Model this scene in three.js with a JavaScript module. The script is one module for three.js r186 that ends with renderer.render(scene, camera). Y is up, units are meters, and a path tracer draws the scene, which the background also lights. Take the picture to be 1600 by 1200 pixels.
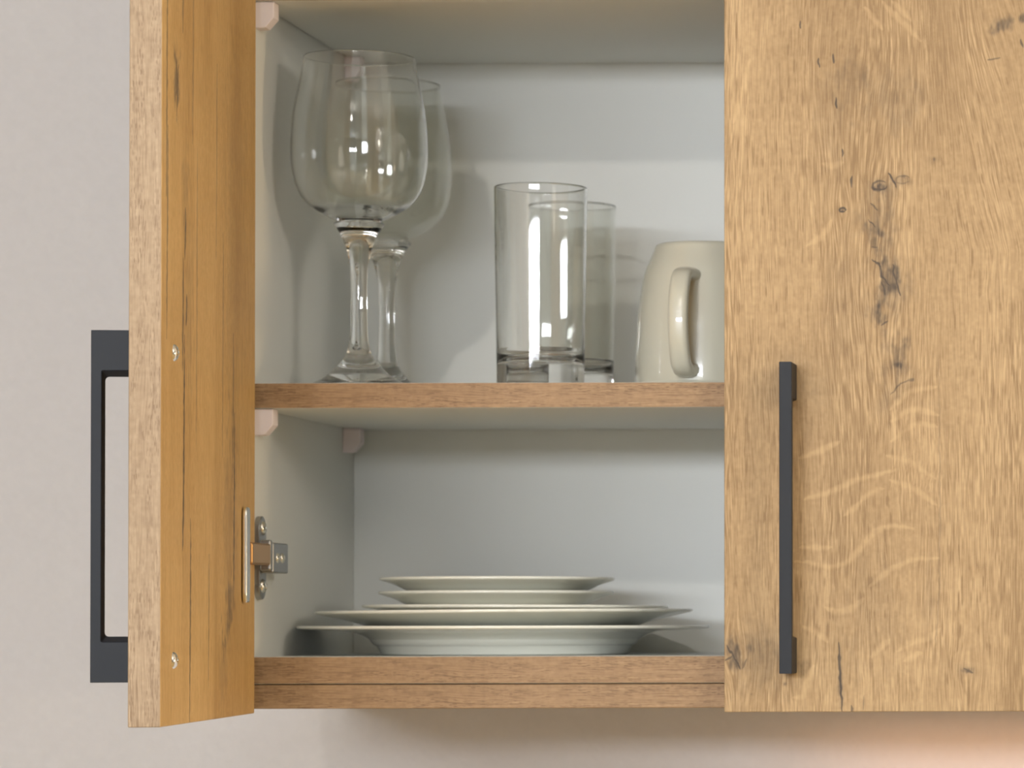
import * as THREE from 'three';
import { RoundedBoxGeometry } from 'three/addons/geometries/RoundedBoxGeometry.js';
import { mergeGeometries, toCreasedNormals } from 'three/addons/utils/BufferGeometryUtils.js';

// ---------------------------------------------------------------- camera, sky, exposure
const scene = new THREE.Scene();
const FOCAL = 5894.4;                                              // pixels of a 1600 x 1200 frame: a long lens
const camera = new THREE.PerspectiveCamera(2 * Math.atan(600 / FOCAL) * 180 / Math.PI, 1600 / 1200, 0.05, 100);
camera.setViewOffset(1600, 1200, 800 - 1936.9, 600 - 868.74, 1600, 1200);   // the lens is shifted
camera.position.set(0.7, 1.5, 2.475);
camera.rotation.order = 'YXZ';
camera.rotation.set(0.01813, 0, -0.00258);
camera.focus = 2.26;
camera.userData.fStop = 15;
const renderer = new THREE.WebGLRenderer({ antialias: true });
renderer.shadowMap.enabled = true;
renderer.toneMapping = THREE.LinearToneMapping;
renderer.toneMappingExposure = 1.72 / 0.16;
const DIM = 0.16;                                                    // all the light of the place, against the exposure
const SKY = new THREE.Color().setRGB(0.91, 0.96, 1.03), BAND = 23 * DIM, LAMP = 0.85 * DIM, SIDE_FILL = 1.35 * DIM, FLOOR_FILL = 1.1 * DIM;      // daylight; radiance of the added glowing band above the terrace door
scene.background = new THREE.Color().setRGB(4.6 * DIM, 4.8 * DIM, 5.0 * DIM);          // overcast sky

// ---------------------------------------------------------------- noise
function hash(ix, iy, s) {
  let h = Math.imul(ix, 374761393) ^ Math.imul(iy, 668265263) ^ Math.imul(s, 1274126177);
  h = Math.imul(h ^ (h >>> 13), 1274126177); h ^= h >>> 16;
  return (h >>> 0) / 4294967296;
}
function noise(x, y, s = 0) {
  const ix = Math.floor(x), iy = Math.floor(y), fx = x - ix, fy = y - iy;
  const u = fx * fx * (3 - 2 * fx), v = fy * fy * (3 - 2 * fy);
  const a = hash(ix, iy, s), b = hash(ix + 1, iy, s), c = hash(ix, iy + 1, s), d = hash(ix + 1, iy + 1, s);
  return a + (b - a) * u + (c - a) * v + (a - b - c + d) * u * v;
}
function fbm(x, y, s = 0, n = 3) { let r = 0, a = 0.5, t = 0; for (let i = 0; i < n; i++) { r += a * noise(x, y, s + i * 17); t += a; x *= 2.03; y *= 2.03; a *= 0.5; } return r / t; }
function rng(seed) { let k = seed; return () => { k = (Math.imul(k, 1664525) + 1013904223) | 0; return (k >>> 0) / 4294967296; }; }
const clamp = (v, a = 0, b = 1) => Math.min(b, Math.max(a, v));
const smooth = (a, b, v) => { const t = clamp((v - a) / (b - a)); return t * t * (3 - 2 * t); };

// ---------------------------------------------------------------- wood: a board of sizeX by sizeY metres, grain along y
function woodTexture(W, H, sizeX, sizeY, o) {
  const f = new Float32Array(W * H), tone = new Float32Array(W * H);           // f: darkness of the grain, tone: slow change
  const [br, bg, bb] = o.base, [dr, dg, db] = o.dark, knots = o.knots ?? [];
  for (let j = 0; j < H; j++) for (let i = 0; i < W; i++) {
    const x = i / W * sizeX, y = j / H * sizeY;
    let wx = x + 0.010 * (fbm(x * 9, y * 3.2, 5) - 0.5) + 0.0022 * (noise(x * 50, y * 16, 9) - 0.5);
    wx += 0.0009 * (noise(x * 260, y * 55, 13) - 0.5);
    if (o.skew) wx += 0.2 * Math.max(0, y - 0.30) * smooth(0.105, 0.165, x);     // the grain leans in the upper part, towards the far edge
    let wy = y;
    for (const [kx, ky, r, k] of knots) {
      const dx = x - kx, dy = (y - ky) / 2.2, e = Math.exp(-(dx * dx + dy * dy) / (r * r));
      wx -= dx * e * k; 
    }
    const lane = fbm(wx * 26, wy * 1.6, 21) - 0.5, patch = fbm(x * 11, y * 7, 31) - 0.5;
    const line = 0.6 * (noise(wx * 2300, wy * 24, 41) - 0.5) + 1.0 * ((1 - Math.abs(2 * noise(wx * 1250 + 9, wy * 36, 43) - 1)) ** 4 - 0.22), fine = noise(wx * 3100, wy * 110, 51) - 0.5;
    const pore = smooth(0.68, 0.88, noise(wx * 1700, wy * 95, 61)) * (0.35 + 0.9 * noise(wx * 60, wy * 14, 63));
    const ring = 0.5 + 0.5 * Math.sin((wx * 330 + 1.6 * noise(wx * 40, wy * 4, 71)) * 6.283);
    const fleck = o.flecks ? o.flecks * smooth(0.6, 0.82, noise(wx * 3400, wy * 330, 65)) * smooth(0.3, 0.7, noise(wx * 300, wy * 40, 67)) : 0;
    const mottle = fbm(x * 420, y * 420, 81, 2) - 0.5;
    tone[j * W + i] = o.lane * lane + o.patch * patch;
    const amp = 0.35 + 1.25 * smooth(0.25, 0.75, fbm(wx * 38, y * 9, 101)), cluster = noise(wx * 420, wy * 6, 103) - 0.5;
    f[j * W + i] = amp * (o.line * line + o.fine * fine + 0.06 * cluster + o.ring * (ring - 0.5)) + o.pore * pore + (0.14 + 0.20 * (1.2 - Math.min(amp, 1.2))) * mottle + fleck;
  }
  const data = new Uint8Array(W * H * 4);
  const dark = new Float32Array(W * H), pale = new Float32Array(W * H);
  const at = (x, y, rx, ry, fn) => {
    const i0 = Math.max(0, Math.floor((x - rx) / sizeX * W)), i1 = Math.min(W - 1, Math.ceil((x + rx) / sizeX * W));
    const j0 = Math.max(0, Math.floor((y - ry) / sizeY * H)), j1 = Math.min(H - 1, Math.ceil((y + ry) / sizeY * H));
    for (let j = j0; j <= j1; j++) for (let i = i0; i <= i1; i++) fn(j * W + i, i / W * sizeX - x, j / H * sizeY - y);
  };
  const stamp = {
    blob(x, y, rx, ry, k, turn = 0) {                       // smudge of darker wood
      const c = Math.cos(turn), s = Math.sin(turn), R = Math.max(rx, ry) * 1.6;
      at(x, y, R, R, (n, dx, dy) => {
        const u = (dx * c + dy * s) / rx, v = (-dx * s + dy * c) / ry, d = Math.sqrt(u * u + v * v) + 1.5 * (fbm((x + dx) * 240, (y + dy) * 130, 91, 3) - 0.5);
        dark[n] += k * smooth(1.15, 0.1, d) * (0.35 + 0.7 * noise((x + dx) * 1200, (y + dy) * 170, 93) + 0.4 * noise((x + dx) * 700, (y + dy) * 500, 94));
      });
    },
    line(p0, w, k, pal = false, rough = 0.0006) {
      const pts = p0.length > 2 ? new THREE.CatmullRomCurve3(p0.map(([a, b]) => new THREE.Vector3(a, b, 0))).getPoints(p0.length * 5).map((v) => [v.x, v.y]) : p0;                // a crack (dark) or a medullary ray (pale)
      for (let p = 0; p + 1 < pts.length; p++) {
        const [x0, y0] = pts[p], [x1, y1] = pts[p + 1], L = Math.hypot(x1 - x0, y1 - y0) || 1e-6;
        at((x0 + x1) / 2, (y0 + y1) / 2, Math.abs(x1 - x0) / 2 + w * 4, Math.abs(y1 - y0) / 2 + w * 4, (n, dx, dy) => {
          const X = (x0 + x1) / 2 + dx + rough * (noise(dx * 500 + x0 * 900, (dy + y0) * 300, 97) - 0.5) * 2, Y = (y0 + y1) / 2 + dy + rough * (noise((dx + x0) * 300, (dy + y0) * 500, 99) - 0.5) * 2;
          const t = clamp(((X - x0) * (x1 - x0) + (Y - y0) * (y1 - y0)) / (L * L)), d = Math.hypot(X - x0 - t * (x1 - x0), Y - y0 - t * (y1 - y0));
          const taper = 1 - 0.7 * Math.abs(((p + t) / (pts.length - 1)) * 2 - 1) ** 3, v = k * smooth(w * 1.5 * taper, w * 0.2, d);
          const to = pal ? pale : dark; if (v > to[n]) to[n] = Math.max(to[n], v); 
        });
      }
    },
    loop(x, y, rx, ry, w, k, turn = 0) {                    // the dark outline of a knot
      const pts = [];
      for (let a = 0; a <= 14; a++) { const g = a / 14 * 5.7 + turn, m = 1 + 0.13 * Math.sin(a * 0.9 + turn * 3); pts.push([x + rx * m * Math.cos(g), y + ry * m * Math.sin(g)]); }
      stamp.line(pts, w, k);
    },
  };
  o.marks?.(stamp);
  const [kr, kg, kb] = [68, 58, 48];
  for (let n = 0; n < W * H; n++) {
    const g = clamp(0.5 + tone[n] * 0.9 + f[n]);              // 0 pale, 1 dark
    const k = clamp(dark[n], 0, 0.92), q = clamp(pale[n] * (1 - k), 0, 0.8);
    let r = br + (dr - br) * g, gg = bg + (dg - bg) * g, b = bb + (db - bb) * g;
    r += (232 - r) * q * 0.42; gg += (200 - gg) * q * 0.42; b += (152 - b) * q * 0.42;
    data[n * 4] = r + (kr - r) * k; data[n * 4 + 1] = gg + (kg - gg) * k; data[n * 4 + 2] = b + (kb - b) * k; data[n * 4 + 3] = 255;
  }
  const t = new THREE.DataTexture(data, W, H);
  t.colorSpace = THREE.SRGBColorSpace; t.magFilter = THREE.LinearFilter; t.wrapS = t.wrapT = THREE.RepeatWrapping;
  t.repeat.set(1 / sizeX, 1 / sizeY); t.needsUpdate = true;
  return t;
}
const GRAIN = { lane: 0.42, patch: 0.62, line: 0.33, fine: 0.80, pore: 0.50, ring: 0.0 };
const OAK = { base: [201, 171, 128], dark: [146, 117, 79] };
// marks on the closed door, given where they lie on it (P turns the place on the door's face into metres)
const P = (a, b) => [(a - 1132) / 2401, (1112.5 - b) / 2401];
const frontMarks = (s) => {
  const B = (a, b, rx, ry, k, t) => s.blob(...P(a, b), rx / 2401, ry / 2401, k, t);
  const Ln = (pts, w, k, pale) => s.line(pts.map(([a, b]) => P(a, b)), w / 2401, k, pale);
  const Lp = (a, b, rx, ry, w, k, t) => s.loop(...P(a, b), rx / 2401, ry / 2401, w / 2401, k, t);
  B(1376, 288, 20, 13, 0.30); Lp(1375, 290, 10, 8, 2.4, 0.62, 0.6); B(1375, 291, 8, 6, 0.6); B(1368, 294, 6, 5, 0.5);
  B(1408, 282, 16, 12, 0.22); Lp(1411, 280, 9, 7, 1.8, 0.4, 0.2); B(1414, 276, 6, 4, 0.3); Ln([[1389, 270], [1396, 280], [1402, 292]], 2, 0.85);
  Lp(1317, 328, 5, 2.6, 1.8, 0.85, 0); B(1317, 328, 5, 3, 0.4);
  B(1461, 248, 4, 6, 0.55); B(1460, 250, 14, 10, 0.12);
  for (const [a, b, h] of [[1251, 36, 6], [1302, 90, 7], [1307, 160, 9], [1316, 237, 6], [1331, 283, 9], [1280, 97, 7]]) Ln([[a, b - h], [a + 1, b + h]], 1.6, 0.75);
  B(1570, 36, 22, 13, 0.5, 0.35); B(1553, 47, 12, 8, 0.3); B(1596, 28, 8, 10, 0.6); Ln([[1545, 92], [1565, 90]], 1.6, 0.5); Ln([[1596, 60], [1600, 74]], 2.4, 0.7);
  B(1368, 380, 20, 34, 0.26); B(1378, 365, 14, 8, 0.3); Ln([[1358, 343], [1368, 354]], 1.4, 0.6); Ln([[1362, 318], [1372, 328]], 1.4, 0.5); Ln([[1362, 386], [1372, 386]], 1.5, 0.6);
  B(1388, 440, 22, 34, 0.36, -0.2); Ln([[1362, 406], [1376, 416], [1379, 432], [1391, 446]], 2, 0.7); Ln([[1396, 412], [1398, 430], [1408, 462]], 2, 0.6); Ln([[1379, 440], [1383, 461]], 2, 0.6);
  B(1372, 490, 16, 22, 0.34); Ln([[1377, 508], [1388, 502]], 1.8, 0.55);
  B(1405, 556, 20, 26, 0.32); B(1404, 571, 7, 5, 0.45); B(1424, 594, 5, 3, 0.5); Ln([[1392, 618], [1408, 600], [1424, 594]], 1.4, 0.4);
  B(1385, 620, 16, 40, 0.16); B(1330, 130, 34, 60, 0.12); B(1400, 150, 60, 60, 0.14); B(1372, 340, 30, 70, 0.18); B(1394, 450, 34, 80, 0.16); B(1400, 570, 30, 60, 0.14); B(1245, 640, 40, 110, 0.08); B(1330, 470, 50, 120, 0.07); B(1386, 430, 30, 150, 0.12); B(1190, 1045, 60, 66, 0.12); B(1300, 200, 30, 120, 0.07);
  B(1146, 1022, 17, 26, 0.5); Ln([[1135, 1008], [1146, 1024], [1157, 1046]], 2.2, 0.85); Ln([[1134, 1032], [1150, 1020]], 2, 0.7); Ln([[1160, 1046], [1166, 1030]], 1.6, 0.5); B(1170, 1020, 10, 14, 0.2);
  B(1227, 1069, 5, 5, 0.5); B(1175, 1085, 5, 4, 0.45); B(1240, 1040, 24, 22, 0.22); B(1190, 990, 36, 40, 0.1);
  B(1512, 1049, 9, 6, 0.6); Ln([[1505, 1045], [1520, 1053]], 2, 0.6); B(1510, 1050, 22, 12, 0.12);
  Ln([[1311, 1004], [1313, 1060], [1316, 1112]], 2.2, 0.75); B(1313, 1070, 8, 46, 0.18); Ln([[1331, 1104], [1331, 1112]], 2, 0.6); Ln([[1350, 1088], [1350, 1110]], 1.2, 0.4);
  Ln([[1467, 560], [1469, 760], [1467, 930], [1462, 1010]], 1.3, 0.2); B(1452, 940, 10, 70, 0.10); B(1362, 960, 60, 120, 0.08);
  for (const r of [
    [[1242, 878], [1268, 880], [1295, 886], [1322, 880], [1340, 864], [1354, 845], [1372, 829], [1400, 822], [1428, 828]],
    [[1360, 916], [1376, 902], [1400, 886], [1424, 876], [1466, 873]], [[1290, 950], [1310, 957], [1335, 949], [1350, 936]], [[1255, 980], [1275, 988], [1294, 1004]],
    [[1362, 1027], [1376, 1012], [1390, 1000]], [[1402, 1018], [1422, 1006], [1450, 998], [1470, 984]], [[1412, 1034], [1440, 1020]], [[1250, 716], [1284, 704], [1312, 690]],
    [[1258, 780], [1300, 768], [1340, 750], [1400, 735]], [[1342, 786], [1362, 770], [1380, 764]], [[1386, 712], [1420, 722], [1462, 748]], [[1392, 752], [1426, 764], [1464, 790]],
    [[1272, 1040], [1262, 1062], [1254, 1088], [1240, 1090]], [[1250, 856], [1300, 856]], [[1320, 806], [1345, 786]], [[1380, 2], [1404, 26], [1440, 62]], [[1396, 0], [1424, 30]], [[1352, 10], [1380, 44]],
    [[1392, 640], [1424, 612], [1464, 606]], [[1392, 660], [1430, 640], [1466, 650]], [[1394, 690], [1432, 664], [1466, 668]], [[1172, 90], [1158, 150], [1146, 190]], [[1164, 180], [1166, 210]],
    [[1285, 255], [1304, 258], [1318, 252]], [[1300, 345], [1286, 366], [1262, 384]],
  ]) Ln(r, 5.2, 0.62, true);
  for (let a = 0; a < 16; a++) { const x = 1396 + a * 5; Ln([[x, 640 + 2 * a], [x + 3, 700 + a], [x - 4, 770]], 1.7, 0.5, true); }
};
const frontOak = woodTexture(1600, 2048, 0.25, 0.52, { ...OAK, ...GRAIN, skew: true, marks: frontMarks, knots: [[...P(1385, 290), 0.014, 0.45], [...P(1385, 440), 0.018, 0.45], [...P(1404, 560), 0.014, 0.45], [...P(1570, 36), 0.018, 0.45], [...P(1148, 1024), 0.015, 0.8], [...P(1512, 1049), 0.008, 0.6], [...P(1350, 120), 0.04, 0.4], [...P(1317, 328), 0.006, 0.6]] });
frontOak.wrapS = frontOak.wrapT = THREE.MirroredRepeatWrapping;
// the back of the open door: own marks, same oak painted lighter and more orange for warm light (x runs from the free edge)
const backMarks = (s) => {
  const X = (u) => u, L = (u0, y0, u1, y1, w, k) => s.line([[X(u0), y0], [X((u0 + u1) / 2 + 0.0006), (y0 + y1) / 2], [X(u1), y1]], w, k, false, 0.001);
  s.blob(0.047, 0.371, 0.011, 0.022, 0.6); L(0.044, 0.382, 0.050, 0.356, 0.0016, 0.8); L(0.052, 0.380, 0.046, 0.362, 0.0014, 0.7); L(0.048, 0.366, 0.047, 0.350, 0.0013, 0.6);
  for (const [u, a, b, k] of [[0.014, 0.30, 0.45, 0.4], [0.066, 0.40, 0.46, 0.3], [0.016, 0.22, 0.34, 0.4], [0.075, 0.27, 0.30, 0.5], [0.068, 0.205, 0.27, 0.5], [0.080, 0.232, 0.25, 0.6], [0.10, 0.34, 0.46, 0.2], [0.115, 0.16, 0.34, 0.14],
    [0.072, 0.115, 0.225, 0.75], [0.070, 0.10, 0.14, 0.6], [0.255, 0.08, 0.19, 0.65], [0.250, 0.15, 0.24, 0.35], [0.095, 0.0, 0.12, 0.55], [0.160, 0.02, 0.10, 0.2], [0.210, 0.16, 0.30, 0.15], [0.185, 0.28, 0.40, 0.15]]) L(u, a, u + 0.002, b, 0.0021, k + 0.1);
  s.blob(0.235, 0.066, 0.03, 0.016, 0.38, 0.9); s.blob(0.26, 0.30, 0.05, 0.16, 0.10); s.blob(0.09, 0.24, 0.02, 0.08, 0.12); s.blob(0.215, 0.03, 0.02, 0.03, 0.16); s.blob(0.075, 0.31, 0.012, 0.03, 0.14); s.blob(0.24, 0.12, 0.03, 0.08, 0.12);
};
const backOak = woodTexture(900, 1800, 0.36, 0.74, { base: [226, 190, 128], dark: [178, 138, 78], ...GRAIN, lane: 0.7, line: 0.30, fine: 0.24, pore: 0.26, marks: backMarks, knots: [[0.047, 0.371, 0.014, 0.8], [0.235, 0.066, 0.03, 0.6]] });
const edgeOak = woodTexture(300, 2048, 0.06, 0.74, { base: [204, 180, 149], dark: [140, 115, 88], lane: 0.2, patch: 0.2, line: 0.22, fine: 0.34, pore: 0.25, ring: 0.0, flecks: 0.45 });
const levelOak = woodTexture(300, 2048, 0.06, 0.74, { base: [190, 157, 118], dark: [126, 98, 69], lane: 0.2, patch: 0.2, line: 0.3, fine: 0.36, pore: 0.25, ring: 0.0, flecks: 0.45 });

// ---------------------------------------------------------------- materials
const std = (o) => new THREE.MeshStandardMaterial(o), phys = (o) => new THREE.MeshPhysicalMaterial(o);
const rgb = (r, g, b) => new THREE.Color().setRGB(r, g, b);
const M = {
  front: std({ map: frontOak, roughness: 0.62 }), back: std({ map: backOak, roughness: 0.55 }), edge: std({ map: edgeOak, roughness: 0.6 }), level: std({ map: levelOak, roughness: 0.6 }),
  melamine: std({ color: rgb(0.78, 0.79, 0.755), roughness: 0.5 }),
  black: phys({ color: rgb(0.018, 0.021, 0.028), roughness: 0.55, specularIntensity: 0.6 }),
  chrome: std({ color: rgb(0.90, 0.91, 0.88), roughness: 0.16, metalness: 1 }), steel: std({ color: rgb(0.42, 0.42, 0.41), roughness: 0.35, metalness: 1 }),
  oakReflection: std({ color: rgb(0.66, 0.38, 0.16), roughness: 0.32, metalness: 1 }),  // chrome hinge link, with the reflected oak painted into its colour
  plastic: std({ color: rgb(0.88, 0.79, 0.80), roughness: 0.55 }),
  pane: phys({ color: rgb(0.975, 0.98, 0.968), roughness: 0, transmission: 1, thickness: 0, ior: 1.5 }),
  glass: phys({ color: rgb(0.994, 1, 0.99), roughness: 0, transmission: 1, thickness: 0.01, ior: 1.5 }),
  porcelain: phys({ color: rgb(0.90, 0.91, 0.83), roughness: 0.28, clearcoat: 0.7, clearcoatRoughness: 0.08 }),
  stoneware: phys({ color: rgb(0.61, 0.60, 0.50), roughness: 0.3, clearcoat: 1, clearcoatRoughness: 0.04 }),
  ceiling: std({ color: rgb(0.6, 0.6, 0.59), roughness: 0.95 }), frame: std({ color: rgb(0.75, 0.75, 0.75), roughness: 0.5 }),
};
{ // painted plaster: a faint roller texture
  const N = 512, d = new Uint8Array(N * N * 4), b = new Uint8Array(N * N * 4);
  for (let j = 0; j < N; j++) for (let i = 0; i < N; i++) {
    const n = (j * N + i) * 4, v = fbm(i / 5, j / 5, 7, 3), w = 0.5 * fbm(i / 90, j / 90, 8, 2) + 0.5 * fbm((i % N) / 30, j / 30, 3, 2), k = 1 + 0.012 * (w - 0.5) + 0.02 * (v - 0.5);
    d[n] = 203 * k; d[n + 1] = 200 * k; d[n + 2] = 200 * k; d[n + 3] = 255; b[n] = b[n + 1] = b[n + 2] = 255 * v; b[n + 3] = 255;
  }
  const tex = (a, s) => { const t = new THREE.DataTexture(a, N, N); if (s) t.colorSpace = THREE.SRGBColorSpace; t.magFilter = THREE.LinearFilter; t.wrapS = t.wrapT = THREE.MirroredRepeatWrapping; t.repeat.set(2, 2); t.needsUpdate = true; return t; };
  M.plaster = std({ map: tex(d, true), bumpMap: tex(b), bumpScale: 0.0004, roughness: 0.9 });
}
M.roomWall = std({ color: rgb(0.42, 0.41, 0.40), roughness: 0.9 });
M.floorWood = std({ color: rgb(0.75, 0.85, 1), map: (() => { const t = backOak.clone(); t.repeat.set(1 / 0.36, 1 / 1.4); t.needsUpdate = true; return t; })(), roughness: 0.45 });

// ---------------------------------------------------------------- helpers
const used = new Map();
function numbered(n) { const k = used.get(n) ?? 0; used.set(n, k + 1); return k ? `${n}_${String(k).padStart(3, '0')}` : n; }
function tag(o, label, category, group) { o.userData.label = label; o.userData.category = category; if (group) o.userData.group = group; return o; }
function thing(name, label, category, [x, y, z] = [0, 0, 0], group) { const o = new THREE.Group(); o.name = numbered(name); o.position.set(x, y, z); scene.add(o); return tag(o, label, category, group); }
function mesh(name, g, m, parent, [x, y, z] = [0, 0, 0]) { const o = new THREE.Mesh(g, m); o.name = name; o.position.set(x, y, z); o.castShadow = o.receiveShadow = true; parent.add(o); return o; }
function struct(name, g, m, pos) { const o = mesh(name, g, m, scene, pos); o.userData.kind = 'structure'; return o; }
// uv in metres: u across the grain, v along it; along = 'y' for upright boards, 'x' for level ones
function uvBox(g, along = 'y') {
  g = g.index ? g.toNonIndexed() : g; const p = g.attributes.position, n = g.attributes.normal, uv = new Float32Array(p.count * 2);
  for (let i = 0; i < p.count; i += 3) {
    const q = [0, 0, 0]; for (let k = 0; k < 3; k++) { q[0] += Math.abs(n.getX(i + k)); q[1] += Math.abs(n.getY(i + k)); q[2] += Math.abs(n.getZ(i + k)); }
    const ax = q.indexOf(Math.max(...q));
    for (let k = i; k < i + 3; k++) {
      const c = [p.getX(k), p.getY(k), p.getZ(k)];
      const v = ax === 0 ? [c[2], c[1]] : ax === 1 ? [c[2], c[0]] : along === 'y' ? [c[0], c[1]] : [c[1], c[0]];
      uv[2 * k] = v[0] + 0.03; uv[2 * k + 1] = v[1] + 0.37;
    }
  }
  g.setAttribute('uv', new THREE.BufferAttribute(uv, 2)); return g;
}
function board(w, h, d, r = 0.0008, along) { return uvBox(new RoundedBoxGeometry(w, h, d, 2, r), along); }
// lathe from [radius, height] pairs; smoothed where dense
function lathe(pts, n = 72) { const g = new THREE.LatheGeometry(pts.map(([r, y]) => new THREE.Vector2(Math.max(r, 0), y)), n); return g; }
// Catmull-Rom through [r, y] control points
function curve(pts, n) { return new THREE.CatmullRomCurve3(pts.map(([r, y]) => new THREE.Vector3(r, y, 0)), false, 'centripetal').getPoints(n).map((v) => [v.x, v.y]); }

// ---------------------------------------------------------------- the room
const ZW = -0.30, X0 = -3.0, X1 = 4.2, ZR = 5.0, HT = 2.62;
struct('wall_back', uvBox(new THREE.BoxGeometry(X1 - X0 + 0.4, HT + 0.4, 0.2)), M.plaster, [(X0 + X1) / 2, HT / 2, ZW - 0.1]);
struct('wall_left', uvBox(new THREE.BoxGeometry(0.2, HT + 0.4, ZR - ZW)), M.roomWall, [X0 - 0.1, HT / 2, (ZR + ZW) / 2]);
struct('wall_right', uvBox(new THREE.BoxGeometry(0.2, HT + 0.4, ZR - ZW)), M.roomWall, [X1 + 0.1, HT / 2, (ZR + ZW) / 2]);
struct('floor', uvBox(new THREE.BoxGeometry(X1 - X0 + 0.4, 0.2, ZR - ZW + 0.4)), M.floorWood, [(X0 + X1) / 2, -0.1, (ZR + ZW) / 2]);
struct('ceiling', new THREE.BoxGeometry(X1 - X0 + 0.4, 0.2, ZR - ZW + 0.4), M.ceiling, [(X0 + X1) / 2, HT + 0.1, (ZR + ZW) / 2]);
{ // the wall behind the camera: a glazed terrace door below an added glowing band standing in for sky
  const wx0 = -1.7, wx1 = 0.9, wt = 2.22, tr = 1.86, s = [];
  const part = (x0, x1, y0, y1) => { const g = new THREE.BoxGeometry(x1 - x0, y1 - y0, 0.2); g.translate((x0 + x1) / 2, (y0 + y1) / 2, ZR + 0.1); s.push(g); };
  part(X0 - 0.2, wx0, -0.2, HT + 0.2); part(wx1, X1 + 0.2, -0.2, HT + 0.2); part(wx0, wx1, wt, HT + 0.2); part(wx0, wx1, -0.2, 0.02);
  struct('wall_front', uvBox(mergeGeometries(s)), M.roomWall);
  const w = new THREE.Group(); w.name = 'window_1'; w.userData.kind = 'structure'; scene.add(w);
  const bar = (n, x0, x1, y0, y1) => mesh(n, new RoundedBoxGeometry(x1 - x0, y1 - y0, 0.06, 2, 0.004), M.frame, w, [(x0 + x1) / 2, (y0 + y1) / 2, ZR + 0.1]);
  const cols = [wx0, -0.82, 0.06, wx1];
  for (const x of cols) bar('frame', x - 0.03, x + 0.03, 0.02, wt);
  bar('frame', wx0, wx1, wt - 0.03, wt); bar('frame', wx0, wx1, tr - 0.03, tr + 0.03); bar('frame', wx0, wx1, 0.02, 0.1);
  cols.slice(0, -1).forEach((x, i) => {
    const a = x + 0.03, b = cols[i + 1] - 0.03, pw = b - a, ph = wt - tr - 0.06, cx = (a + b) / 2, cy = (wt - 0.03 + tr + 0.03) / 2;
    mesh('window_pane', new THREE.BoxGeometry(pw, ph, 0.008), std({ color: rgb(0.8, 0.8, 0.8), emissive: SKY, emissiveIntensity: 6 * DIM, roughness: 0.6 }), w, [cx, cy, ZR + 0.1]);  // emissive pane added in place of bright sky through the window
    const l = new THREE.RectAreaLight(SKY, BAND, pw, ph); l.position.set(cx, cy, ZR + 0.06); w.add(l);
    mesh('window_pane', new THREE.BoxGeometry(pw, tr - 0.13, 0.006), M.pane, w, [cx, (tr + 0.07) / 2, ZR + 0.1]);
  });
  struct('terrace', new THREE.BoxGeometry(14, 0.2, 6), std({ color: rgb(0.3, 0.29, 0.27), roughness: 0.9 }), [0, -0.12, ZR + 3.4]);
  struct('added_terrace_wall', new THREE.BoxGeometry(14, 2.3, 0.15), std({ color: rgb(0.5, 0.48, 0.45), roughness: 0.9 }), [0, 1.13, ZR + 4.2]);  // unseen wall added to block most of the sky from the room
}

// ---------------------------------------------------------------- the cabinet
const XL = 0.052, XLo = 0.036, XR = 0.676, XRo = 0.692, YB = 1.4803, YT = 2.160, DEPTH = 0.283;
const cab = thing('wall_cabinet', 'oak-look wall cabinet with one door standing open and one closed, black bar handles', 'cabinet');
const panelMats = [M.melamine, M.melamine, M.melamine, M.melamine, M.edge, M.melamine];
const levelMats = [M.melamine, M.melamine, M.melamine, M.melamine, M.level, M.melamine];
function panel(name, x0, x1, y0, y1, z0, z1, along, mats = along === 'x' ? levelMats : panelMats) { return mesh(name, board(x1 - x0, y1 - y0, z1 - z0, 0.0007, along), mats, cab, [(x0 + x1) / 2, (y0 + y1) / 2, (z0 + z1) / 2]); }
const outerL = [M.melamine, M.front, M.melamine, M.melamine, M.edge, M.melamine];
panel('side_panel', XLo, XL, 1.4462, YT, -0.298, -0.0005, 'y', outerL);
panel('side_panel', XR, XRo, 1.4462, YT, -0.298, -0.0005, 'y', [M.front, M.melamine, M.melamine, M.melamine, M.edge, M.melamine]);
panel('bottom_panel', XL, XR, 1.4626, YB, -0.298, 0, 'x');
panel('base_rail', XL, XR, 1.4462, 1.4620, -0.298, -0.002, 'x', M.level);
panel('top_panel', XL, XR, YT - 0.016, YT, -0.298, -0.0005, 'x');
panel('back_panel', XL, XR, YB, YT - 0.016, -0.298, -DEPTH, 'x', M.melamine);
panel('shelf', XL + 0.0005, XR - 0.0005, 1.6436, 1.6601, -DEPTH + 0.0005, -0.001, 'x');
panel('shelf', XL + 0.0005, XR - 0.0005, 1.9122, 1.9286, -DEPTH + 0.0005, -0.001, 'x');
{ // plastic corner brackets under the shelves
  const s = new THREE.Shape([[0, 0], [0.0125, 0], [0.0125, -0.0105], [0.0070, -0.0168], [0.0045, -0.0172], [0, -0.0172]].map((p) => new THREE.Vector2(...p)));
  const g = new THREE.ExtrudeGeometry(s, { depth: 0.012, bevelEnabled: true, bevelThickness: 0.0006, bevelSize: 0.0006, bevelOffset: -0.0006, bevelSegments: 2 });
  for (const [y, z] of [[1.9122, -0.0165], [1.6436, -0.0165], [1.6436, -0.262], [1.9122, -0.262]]) mesh('shelf_bracket', g, M.plastic, cab, [XL, y - 0.0003, z]).userData.label = 'pale pink plastic corner bracket under a shelf';
  const r = g.clone().scale(-1, 1, 1); { const ix = r.attributes.position; for (let i = 0; i < ix.count; i += 3) for (const a of Object.values(r.attributes)) { const n = a.itemSize; for (let c = 0; c < n; c++) { const t = a.array[(i + 1) * n + c]; a.array[(i + 1) * n + c] = a.array[(i + 2) * n + c]; a.array[(i + 2) * n + c] = t; } } }
  for (const y of [1.9122, 1.6436]) mesh('shelf_bracket', r, M.plastic, cab, [XR, y - 0.0003, -0.0165]);
}
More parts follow.
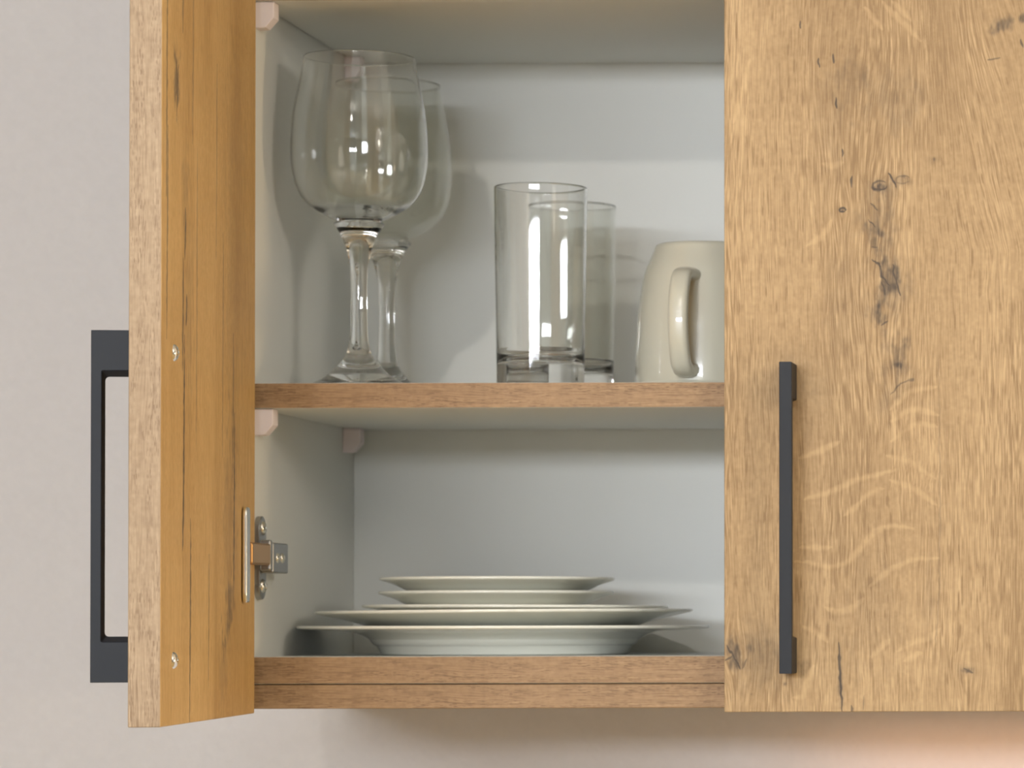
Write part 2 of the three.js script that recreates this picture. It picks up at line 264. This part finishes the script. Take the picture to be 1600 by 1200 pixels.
// bar handle: a bracket with a slim grip and two wide feet, drawn in the plane across the door (a: off the door, b: up)
function handleGeometry() {
  const H = 0.201, D = 0.0275, W = 0.0082, c = 0.0004;
  const ring = (foot, grip, r, i) => {                                 // i: inset of the chamfer
    const o = [[0, i], [D - i, i], [D - i, H - i], [0, H - i], [0, H - foot + i]], x = D - grip + i, y0 = foot - i, y1 = H - foot + i, n = 6;
    for (let k = 0; k <= n; k++) { const a = k / n * Math.PI / 2; o.push([x - r + r * Math.sin(a), y1 - r + r * Math.cos(a)]); }
    for (let k = 0; k <= n; k++) { const a = k / n * Math.PI / 2; o.push([x - r + r * Math.cos(a), y0 + r - r * Math.sin(a)]); }
    o.push([0, y0]); return o;
  };
  // the opening narrows a little from one side of the handle to the other
  const rings = [[-W / 2, ring(0.0232, 0.0060, 0.0011, c)], [-W / 2 + c, ring(0.0232, 0.0060, 0.0011, 0)], [W / 2 - c, ring(0.0262, 0.0066, 0.0024, 0)], [W / 2, ring(0.0262, 0.0066, 0.0024, c)]];
  const pos = [], put = (a, b, d) => pos.push(...a, ...b, ...d), n = rings[0][1].length;
  for (let q = 0; q < 3; q++) for (let k = 0; k < n; k++) {
    const [z0, A] = rings[q], [z1, B] = rings[q + 1], m = (k + 1) % n, p = [...A[k], z0], r = [...A[m], z0], s = [...B[k], z1], t = [...B[m], z1];
    put(p, r, s); put(r, t, s);
  }
  for (const [q, flip] of [[0, true], [3, false]]) {
    const [z, A] = rings[q];
    for (const f of THREE.ShapeUtils.triangulateShape(A.map((p) => new THREE.Vector2(...p)), [])) { const [i, j, k] = flip ? [f[0], f[2], f[1]] : f; put([...A[i], z], [...A[j], z], [...A[k], z]); }
  }
  const g = new THREE.BufferGeometry(); g.setAttribute('position', new THREE.Float32BufferAttribute(pos, 3)); g.computeVertexNormals();
  return toCreasedNormals(g, 0.45);
}
const HANDLE = handleGeometry();
const screwHead = (() => { // domed pan head with a cross slot
  const g = lathe([[0, 0.0027], [0.0016, 0.0026], [0.0032, 0.0021], [0.0044, 0.0012], [0.0049, 0.0003], [0.0049, 0]], 28);
  const slot = (a) => { const b = new THREE.BoxGeometry(0.0042, 0.0004, 0.0008); b.rotateY(a); b.translate(0, 0.0026, 0); return b; };
  return [g, mergeGeometries([slot(0.5), slot(0.5 + Math.PI / 2)])];
})();
const DOOR_T = 0.018, DY0 = 1.4438, DY1 = 2.162, DH = DY1 - DY0;
function door(w, faceMat, backMat, mirrored) {
  // local: x from 0 (hinge side) to w, y from 0, z: 0 = inner face, +DOOR_T = outer face
  const g = board(w, DH, DOOR_T, 0.0007, 'y');
  const p = g.attributes.position, uv = g.attributes.uv;
  for (let i = 0; i < p.count; i++) if (Math.abs(p.getZ(i)) > DOOR_T / 2 - 0.0004) uv.setXY(i, mirrored ? w / 2 - p.getX(i) : p.getX(i) + w / 2, p.getY(i) + DH / 2);
  g.translate(mirrored ? w / 2 : -w / 2, DH / 2, DOOR_T / 2);
  return new THREE.Mesh(g, [M.edge, M.edge, M.edge, M.edge, faceMat, backMat]);
}
function fitHandle(d, x, y0) {
  const h = mesh('handle', HANDLE, M.black, d, [x, y0, DOOR_T]); h.rotation.y = -Math.PI / 2; h.userData.label = 'black metal bar handle with two wide feet';
  for (const y of [y0 + 0.0125, y0 + 0.201 - 0.0125]) {
    const s = mesh('screw', screwHead[0], M.chrome, d, [x, y, 0]); s.rotation.x = -Math.PI / 2; s.userData.label = 'domed steel screw';
    s.geometry = SCREW;
  }
}
const SCREW = mergeGeometries([screwHead[0].toNonIndexed(), screwHead[1].toNonIndexed()]);
// closed door on the right: its hinges are on the right, its free edge at x = 0.365
{
  const d = door(0.326, M.front, M.back, false); d.name = 'door'; d.castShadow = d.receiveShadow = true; cab.add(d);
  d.position.set(0.3645 + 0.326, DY0, 0.002); d.userData.label = 'closed oak-look door with dark knots and pale wavy figure';
  fitHandle(d, -0.326 + 0.0432, 1.4690 - DY0);
}
// open door on the left
const OPEN = 0.10508, DL = 0.340;
{
  const d = door(DL, M.front, M.back, true); d.name = 'door'; d.castShadow = d.receiveShadow = true; cab.add(d);
  // local +x (hinge to free edge) points along (sin, cos) of OPEN in x and z; local +z (outer face) points to -x
  d.position.set(0.0589, DY0, 0.01996); d.rotation.y = -(Math.PI / 2 - OPEN); d.userData.label = 'open oak-look door seen edge-on';
  fitHandle(d, DL - 0.040, 1.4685 - DY0);
}
{ // concealed hinge of the open door
  const h = new THREE.Group(); h.name = 'hinge'; h.position.set(XL, 1.5465, 0); h.userData.label = 'concealed chrome hinge between cabinet side and open door'; cab.add(h);
  // flange on the door
  const s = new THREE.Shape(); const a = 0.030, b = 0.0062;
  s.moveTo(-b, -a + 0.006); s.quadraticCurveTo(-b, -a, -b + 0.004, -a); s.lineTo(b - 0.004, -a); s.quadraticCurveTo(b, -a, b, -a + 0.006); s.lineTo(b, a - 0.006); s.quadraticCurveTo(b, a, b - 0.004, a); s.lineTo(-b + 0.004, a); s.quadraticCurveTo(-b, a, -b, a - 0.006);
  const fl = mesh('flange', new THREE.ExtrudeGeometry(s, { depth: 0.0008, bevelEnabled: true, bevelThickness: 0.0011, bevelSize: 0.0011, bevelOffset: -0.0005, bevelSegments: 5 }), M.chrome, h);
  const u = 0.0490; fl.position.set(0.0589 - XL + u * Math.sin(OPEN) + 0.0026, -0.0005, 0.01996 + u * Math.cos(OPEN) - 0.0003); fl.rotation.y = -(Math.PI / 2 - OPEN); 
  // link between cup and arm, arm, mounting plate
  mesh('link', new RoundedBoxGeometry(0.0064, 0.0142, 0.046, 3, 0.0016), M.oakReflection, h, [0.0088, 0.0010, 0.0215]);
  mesh('link_strap', new RoundedBoxGeometry(0.0075, 0.0205, 0.0052, 2, 0.0015), M.steel, h, [0.0080, 0.0005, -0.0045]);
  const arm = mesh('arm', new RoundedBoxGeometry(0.0085, 0.0200, 0.038, 3, 0.0012), M.steel, h, [0.0080, -0.0010, -0.0265]);
  for (const z of [-0.003, 0.009]) { const q = mesh('adjusting_screw', SCREW, M.chrome, h, [0.0121, -0.0010, -0.0265 + z]); q.rotation.z = -Math.PI / 2; q.scale.setScalar(0.72); }
  const lobe = new THREE.Shape(); lobe.absellipse(0, 0.0185, 0.0085, 0.0085, 0, Math.PI); lobe.lineTo(-0.0070, -0.018); lobe.absellipse(0, -0.0185, 0.0085, 0.0085, Math.PI, 2 * Math.PI); lobe.lineTo(0.0085, 0.0185);
  const mp = mesh('mounting_plate', new THREE.ExtrudeGeometry(lobe, { depth: 0.0026, bevelEnabled: true, bevelThickness: 0.0005, bevelSize: 0.0005, bevelSegments: 2, curveSegments: 14 }), M.steel, h, [0.0006, -0.001, -0.013]); mp.rotation.y = Math.PI / 2;
  for (const y of [0.0185, -0.0195]) { const q = mesh('screw', SCREW, M.chrome, h, [0.0036, y, -0.013]); q.rotation.z = -Math.PI / 2; q.scale.setScalar(0.95); }
}

// ---------------------------------------------------------------- glasses
const YS = 1.6601;                                                    // top of the shelf
function wineGlass(label, x, z, wall) {
  const S = 2325, base = 607, R = (r) => r / S, Y = (y) => (base - y) / S;   // profile read off in 1/2325 m
  const t = thing('wine_glass', label, 'wine glass', [x, YS + 0.0002, z], 'wine glasses on the shelf');
  const outer = curve([[33, 346], [42, 342], [56, 334.5], [80, 318.5], [96, 295], [104, 262], [105.5, 232], [102, 178], [93, 132], [86, 91]].map(([r, y]) => [R(r), Y(y)]), 60);
  const inner = curve([[83.6, 91], [90.4, 132], [99.4, 178], [102.8, 232], [101.2, 262], [93, 295], [77, 318.4], [54, 331.5], [41, 338], [31, 342], [22, 344], [11, 345.2], [0, 345.5]].map(([r, y]) => [R(r), Y(y)]), 64);
  const lip = [[R(86), Y(89.6)], [R(85.4), Y(88.6)], [R(84.4), Y(88.6)], [R(83.6), Y(89.6)]];
  const floor = inner.length - 1 - [...inner].reverse().findIndex(([r]) => r > R(30));   // below here the bowl is solid
  if (wall === M.pane) {                                             // a blown wall, drawn as two thin sheets, with a fire-polished rim
    mesh('bowl', mergeGeometries([lathe(outer, 96), lathe(inner.slice(0, floor + 1), 96)]), wall, t);
    mesh('rim', lathe([outer[outer.length - 1], ...lip, inner[0], outer[outer.length - 1]], 96), M.glass, t);
  } else mesh('bowl', lathe([...outer, ...lip, ...inner.slice(0, floor + 1)], 96), wall, t);
  const stem = curve([[30, 568], [22, 558], [16.5, 542], [13.6, 515], [12.6, 480], [12.8, 445], [15, 412], [20, 388], [27, 370], [34, 358], [38, 352], [38.8, 349.6], [37, 347.8], [33, 346]].map(([r, y]) => [R(r), Y(y)]), 56);
  mesh('stem', mergeGeometries([lathe(stem, 96), lathe([...(wall === M.pane ? [stem[stem.length - 1]] : []), ...inner.slice(floor)], 96)]), M.glass, t);
  const foot = [[0, Y(604)], [R(40), Y(604.5)], [R(72), Y(606.6)], [R(78), Y(607)], [R(81), Y(606)], [R(81.5), Y(604)], [R(80), Y(602.4)], ...curve([[80, 602.4], [68, 598], [50, 588], [38, 577], [30, 568]].map(([r, y]) => [R(r), Y(y)]), 26).slice(1)];
  mesh('foot', lathe(foot, 96), M.glass, t);
  return t;
}
wineGlass('clear stemmed wine glass standing in front of its twin at the open door', 0.1079, -0.060, M.glass);
wineGlass('clear stemmed wine glass standing behind its twin, close to the cabinet back', 0.0982, -0.185, M.pane);
function tumbler(label, x, z, wall) {
  const t = thing('tumbler', label, 'glass', [x, YS + 0.0002, z], 'tumblers on the shelf'), k = 1 / 2325;
  const H = 314 * k;
  const outer = [[66 * k, 1.5 * k], ...curve([[67.4 * k, 5 * k], [68.2 * k, 60 * k], [70.6 * k, 200 * k], [72 * k, H - 3 * k]], 30)];
  const inner = curve([[69.2 * k, H - 3 * k], [68 * k, 200 * k], [65.8 * k, 90 * k], [64 * k, 60 * k]], 30), cup = curve([[64 * k, 60 * k], [61.5 * k, 48 * k], [55 * k, 41 * k], [44 * k, 38 * k], [20 * k, 36.5 * k], [0, 36 * k]], 24);
  const low = outer.filter(([, y]) => y <= 60 * k), high = outer.filter(([, y]) => y > 60 * k);
  const lip = [[71.8 * k, H - 1 * k], [71 * k, H], [70.2 * k, H], [69.4 * k, H - 1 * k]], top = high[high.length - 1];
  if (wall === M.pane) {
    mesh('body', mergeGeometries([lathe([low[low.length - 1], ...high], 96), lathe(inner, 96)]), wall, t);
    mesh('rim', lathe([top, ...lip, inner[0], top], 96), M.glass, t);
  } else mesh('body', lathe([low[low.length - 1], ...high, ...lip, ...inner], 96), wall, t);
  mesh('base', mergeGeometries([lathe([[0, 4 * k], [40 * k, 3 * k], [58 * k, 1 * k], [62 * k, 0], [65 * k, 0.4 * k], [66.6 * k, 2 * k], ...low.slice(1)], 96), lathe([...(wall === M.pane ? [low[low.length - 1]] : []), ...cup], 96)]), M.glass, t);
  return t;
}
tumbler('clear straight tumbler with a thick base, standing in front of the other tumbler', 0.2301, -0.060, M.glass);
tumbler('clear straight tumbler half hidden behind the front tumbler', 0.2314, -0.170, M.pane);

// ---------------------------------------------------------------- mug
{
  const t = thing('mug', 'glossy cream mug tapering to the top, handle turned forward', 'mug', [0.3343, YS + 0.0002, -0.100]);
  const H = 0.0998, prof = [[0, 0.0025], [0.036, 0.002], [0.040, 0], [0.0440, 0.0006], [0.0462, 0.003], ...curve([[0.0466, 0.005], [0.0460, 0.030], [0.0442, 0.055], [0.0400, 0.080], [0.0344, H - 0.006], [0.0330, H - 0.0022]], 30),
    [0.0322, H - 0.0006], [0.0312, H], [0.0300, H - 0.0006], ...curve([[0.0294, H - 0.003], [0.0350, 0.080], [0.0398, 0.050], [0.0418, 0.020], [0.038, 0.009], [0.02, 0.007], [0, 0.0068]], 30)];
  mesh('body', lathe(prof, 96), M.stoneware, t);
  // strap handle: a flattened section swept along a D
  const path = new THREE.CatmullRomCurve3([[0.034, 0.0745], [0.047, 0.0765], [0.0610, 0.0735], [0.0690, 0.061], [0.0715, 0.045], [0.0695, 0.028], [0.0625, 0.0145], [0.053, 0.0105], [0.042, 0.0125]].map(([r, y]) => new THREE.Vector3(r, y, 0)));
  const N = 64, K = 24, pos = [], idx = [];
  for (let i = 0; i <= N; i++) {
    const c = path.getPointAt(i / N), d = path.getTangentAt(i / N), nx = -d.y, ny = d.x, e = Math.abs(i / N * 2 - 1) ** 4, hw = 0.0066 + 0.0020 * e, ht = 0.0038 + 0.0012 * e;
    for (let k = 0; k < K; k++) { const a = k / K * 2 * Math.PI, ca = Math.cos(a), sa = Math.sin(a), q = Math.sign(ca) * Math.abs(ca) ** 0.75 * ht, s = Math.sign(sa) * Math.abs(sa) ** 0.75 * hw; pos.push(c.x + nx * q, c.y + ny * q, s); }
  }
  for (let i = 0; i < N; i++) for (let k = 0; k < K; k++) { const a = i * K + k, b = i * K + (k + 1) % K, c = a + K, d = b + K; idx.push(a, b, c, b, d, c); }
  const g = new THREE.BufferGeometry(); g.setAttribute('position', new THREE.Float32BufferAttribute(pos, 3)); g.setIndex(idx); g.computeVertexNormals();
  const h = mesh('handle', g, M.stoneware, t); h.rotation.y = -Math.PI / 2 - 0.10;
}

// ---------------------------------------------------------------- plates
// R rim radius, H height, foot radius, floor (top of the floor above the foot), knee [r, y] where the rim starts underneath
function plateGeometry(R, H, footR, floor, kneeR, kneeY, th = 0.0032) {
  const ring = 0.0022, under = [[0, ring], [footR - 0.004, ring], [footR - 0.0032, 0.0002], [footR - 0.0012, 0], [footR, 0.0005]];
  const rise = curve([[footR + 0.0004, 0.0016], [footR + (kneeR - footR) * 0.20, kneeY * 0.42], [footR + (kneeR - footR) * 0.62, kneeY * 0.80], [kneeR + 0.004, kneeY + 0.0010], [(kneeR + R) / 2, (kneeY + H - th * 0.7) / 2 + 0.0005], [R - 0.0016, H - th * 0.72]], 40);
  const lip = [[R - 0.0004, H - th * 0.58], [R, H - th * 0.34], [R - 0.0003, H - th * 0.1], [R - 0.0012, H]];
  const top = curve([[R - 0.004, H - 0.0003], [(kneeR + R) / 2, Math.max(floor + 0.001, (kneeY + th * 0.6 + H) / 2)], [kneeR - 0.003, Math.max(floor + 0.0006, kneeY + th * 0.7)], [footR + (kneeR - footR) * 0.3, floor + 0.0009], [footR - 0.004, floor], [0.01, floor], [0, floor]], 40);
  return lathe([...under, ...rise, ...lip, ...top], 128);
}
function plate(name, label, category, g, x, y, z, tilt = 0) { const t = tag(mesh(numbered(name), g, M.porcelain, scene, [x, y, z]), label, category, 'stack of plates in the lower compartment'); t.rotation.z = tilt; return t; }
plate('soup_plate', 'widest and lowest plate of the stack, deep with a broad flat rim', 'plate', plateGeometry(0.1405, 0.0200, 0.084, 0.0060, 0.100, 0.0150), 0.1905, YB + 0.0002, -0.1415);
plate('dinner_plate', 'second plate from the bottom of the stack, wide with a sloping rim', 'plate', plateGeometry(0.1285, 0.0246, 0.076, 0.0085, 0.096, 0.0150), 0.1915, 1.4867, -0.1385, 0.006);
plate('dinner_plate', 'middle plate of the stack, its thin rim just showing above the wide plate', 'plate', plateGeometry(0.1045, 0.0192, 0.066, 0.0105, 0.082, 0.0128), 0.1985, 1.4955, -0.140, -0.004);
const small = plateGeometry(0.0803, 0.0182, 0.047, 0.0092, 0.0585, 0.0085);
plate('dessert_plate', 'small plate, second from the top of the stack', 'plate', small, 0.1850, 1.5062, -0.140);
plate('dessert_plate', 'small plate on top of the stack of plates', 'plate', small, 0.1858, 1.5157, -0.140);

// ---------------------------------------------------------------- lamp of the room and added fill lamps
function bulbLamp(name, label, x, y, z, color, power, soft = 1) { // a globe on a short rod from the ceiling
  const t = thing(name, label, 'lamp', [x, y, z]);
  const r = Math.max(0.045, 0.0205 * soft);
  mesh('bulb', new THREE.SphereGeometry(r, 32, 20), std({ color: rgb(0.9, 0.9, 0.9), emissive: color, emissiveIntensity: 14 * DIM * (0.045 / r) ** 2 }), t);
  mesh('rod', lathe([[0, r - 0.005], [0.012, r - 0.005], [0.012, r + 0.015], [0.004, r + 0.025], [0.004, HT - y - 0.02], [0.04, HT - y - 0.01], [0.04, HT - y]], 20), M.black, t);
  const l = new THREE.PointLight(color, power); l.castShadow = true; l.shadow.radius = soft; t.add(l); return t;
}
bulbLamp('pendant_lamp', 'globe pendant lamp hanging in front of the cabinet', 0.10, 2.40, 1.9, rgb(1, 0.94, 0.86), LAMP);
bulbLamp('pendant_lamp', 'added unseen globe lamp to the side of the camera, brightening the cabinet side', 1.7, 2.12, 1.5, rgb(1, 0.92, 0.80), SIDE_FILL, 10);  // fill lamp out of view, added to brighten the left side panel
{ // unseen floor lamp, added to throw warm light on the open door
  const y = 1.30, t = thing('added_floor_lamp', 'added unseen floor lamp with a warm globe, lighting the open door', 'lamp', [2.4, 0, 0.38]), c = rgb(1, 0.74, 0.44);
  mesh('base', lathe([[0, 0], [0.14, 0], [0.14, 0.015], [0.02, 0.03], [0, 0.03]], 32), M.black, t);
  mesh('pole', lathe([[0.01, 0.03], [0.01, y - 0.07], [0.03, y - 0.06], [0.03, y - 0.045], [0, y - 0.045]], 20), M.black, t);
  mesh('bulb', new THREE.SphereGeometry(0.11, 32, 20), std({ color: rgb(0.9, 0.9, 0.9), emissive: c, emissiveIntensity: 8 * DIM }), t, [0, y + 0.06, 0]);
  const l = new THREE.PointLight(c, FLOOR_FILL); l.position.y = y + 0.06; l.shadow.radius = 5; l.castShadow = true; t.add(l);
}
{ // hidden strip under the right half, added for a warm glow on the wall
  const t = thing('added_strip_light', 'added strip light hidden under the closed half of the cabinet, for a warm wall glow', 'lamp', [0.540, 1.4455, -0.225]);
  mesh('housing', new RoundedBoxGeometry(0.29, 0.004, 0.016, 2, 0.0008), M.frame, t, [0, -0.0022, 0]);
  mesh('light_diffuser', new RoundedBoxGeometry(0.28, 0.001, 0.010, 2, 0.0003), std({ color: rgb(0.9, 0.9, 0.9), emissive: rgb(1, 0.5, 0.22), emissiveIntensity: 2 * DIM }), t, [0, -0.0046, 0]);
  const l = new THREE.RectAreaLight(rgb(1, 0.53, 0.29), 13 * DIM, 0.28, 0.010); l.position.set(0, -0.0056, 0); l.rotation.x = -Math.PI / 2; t.add(l);
}
renderer.render(scene, camera);
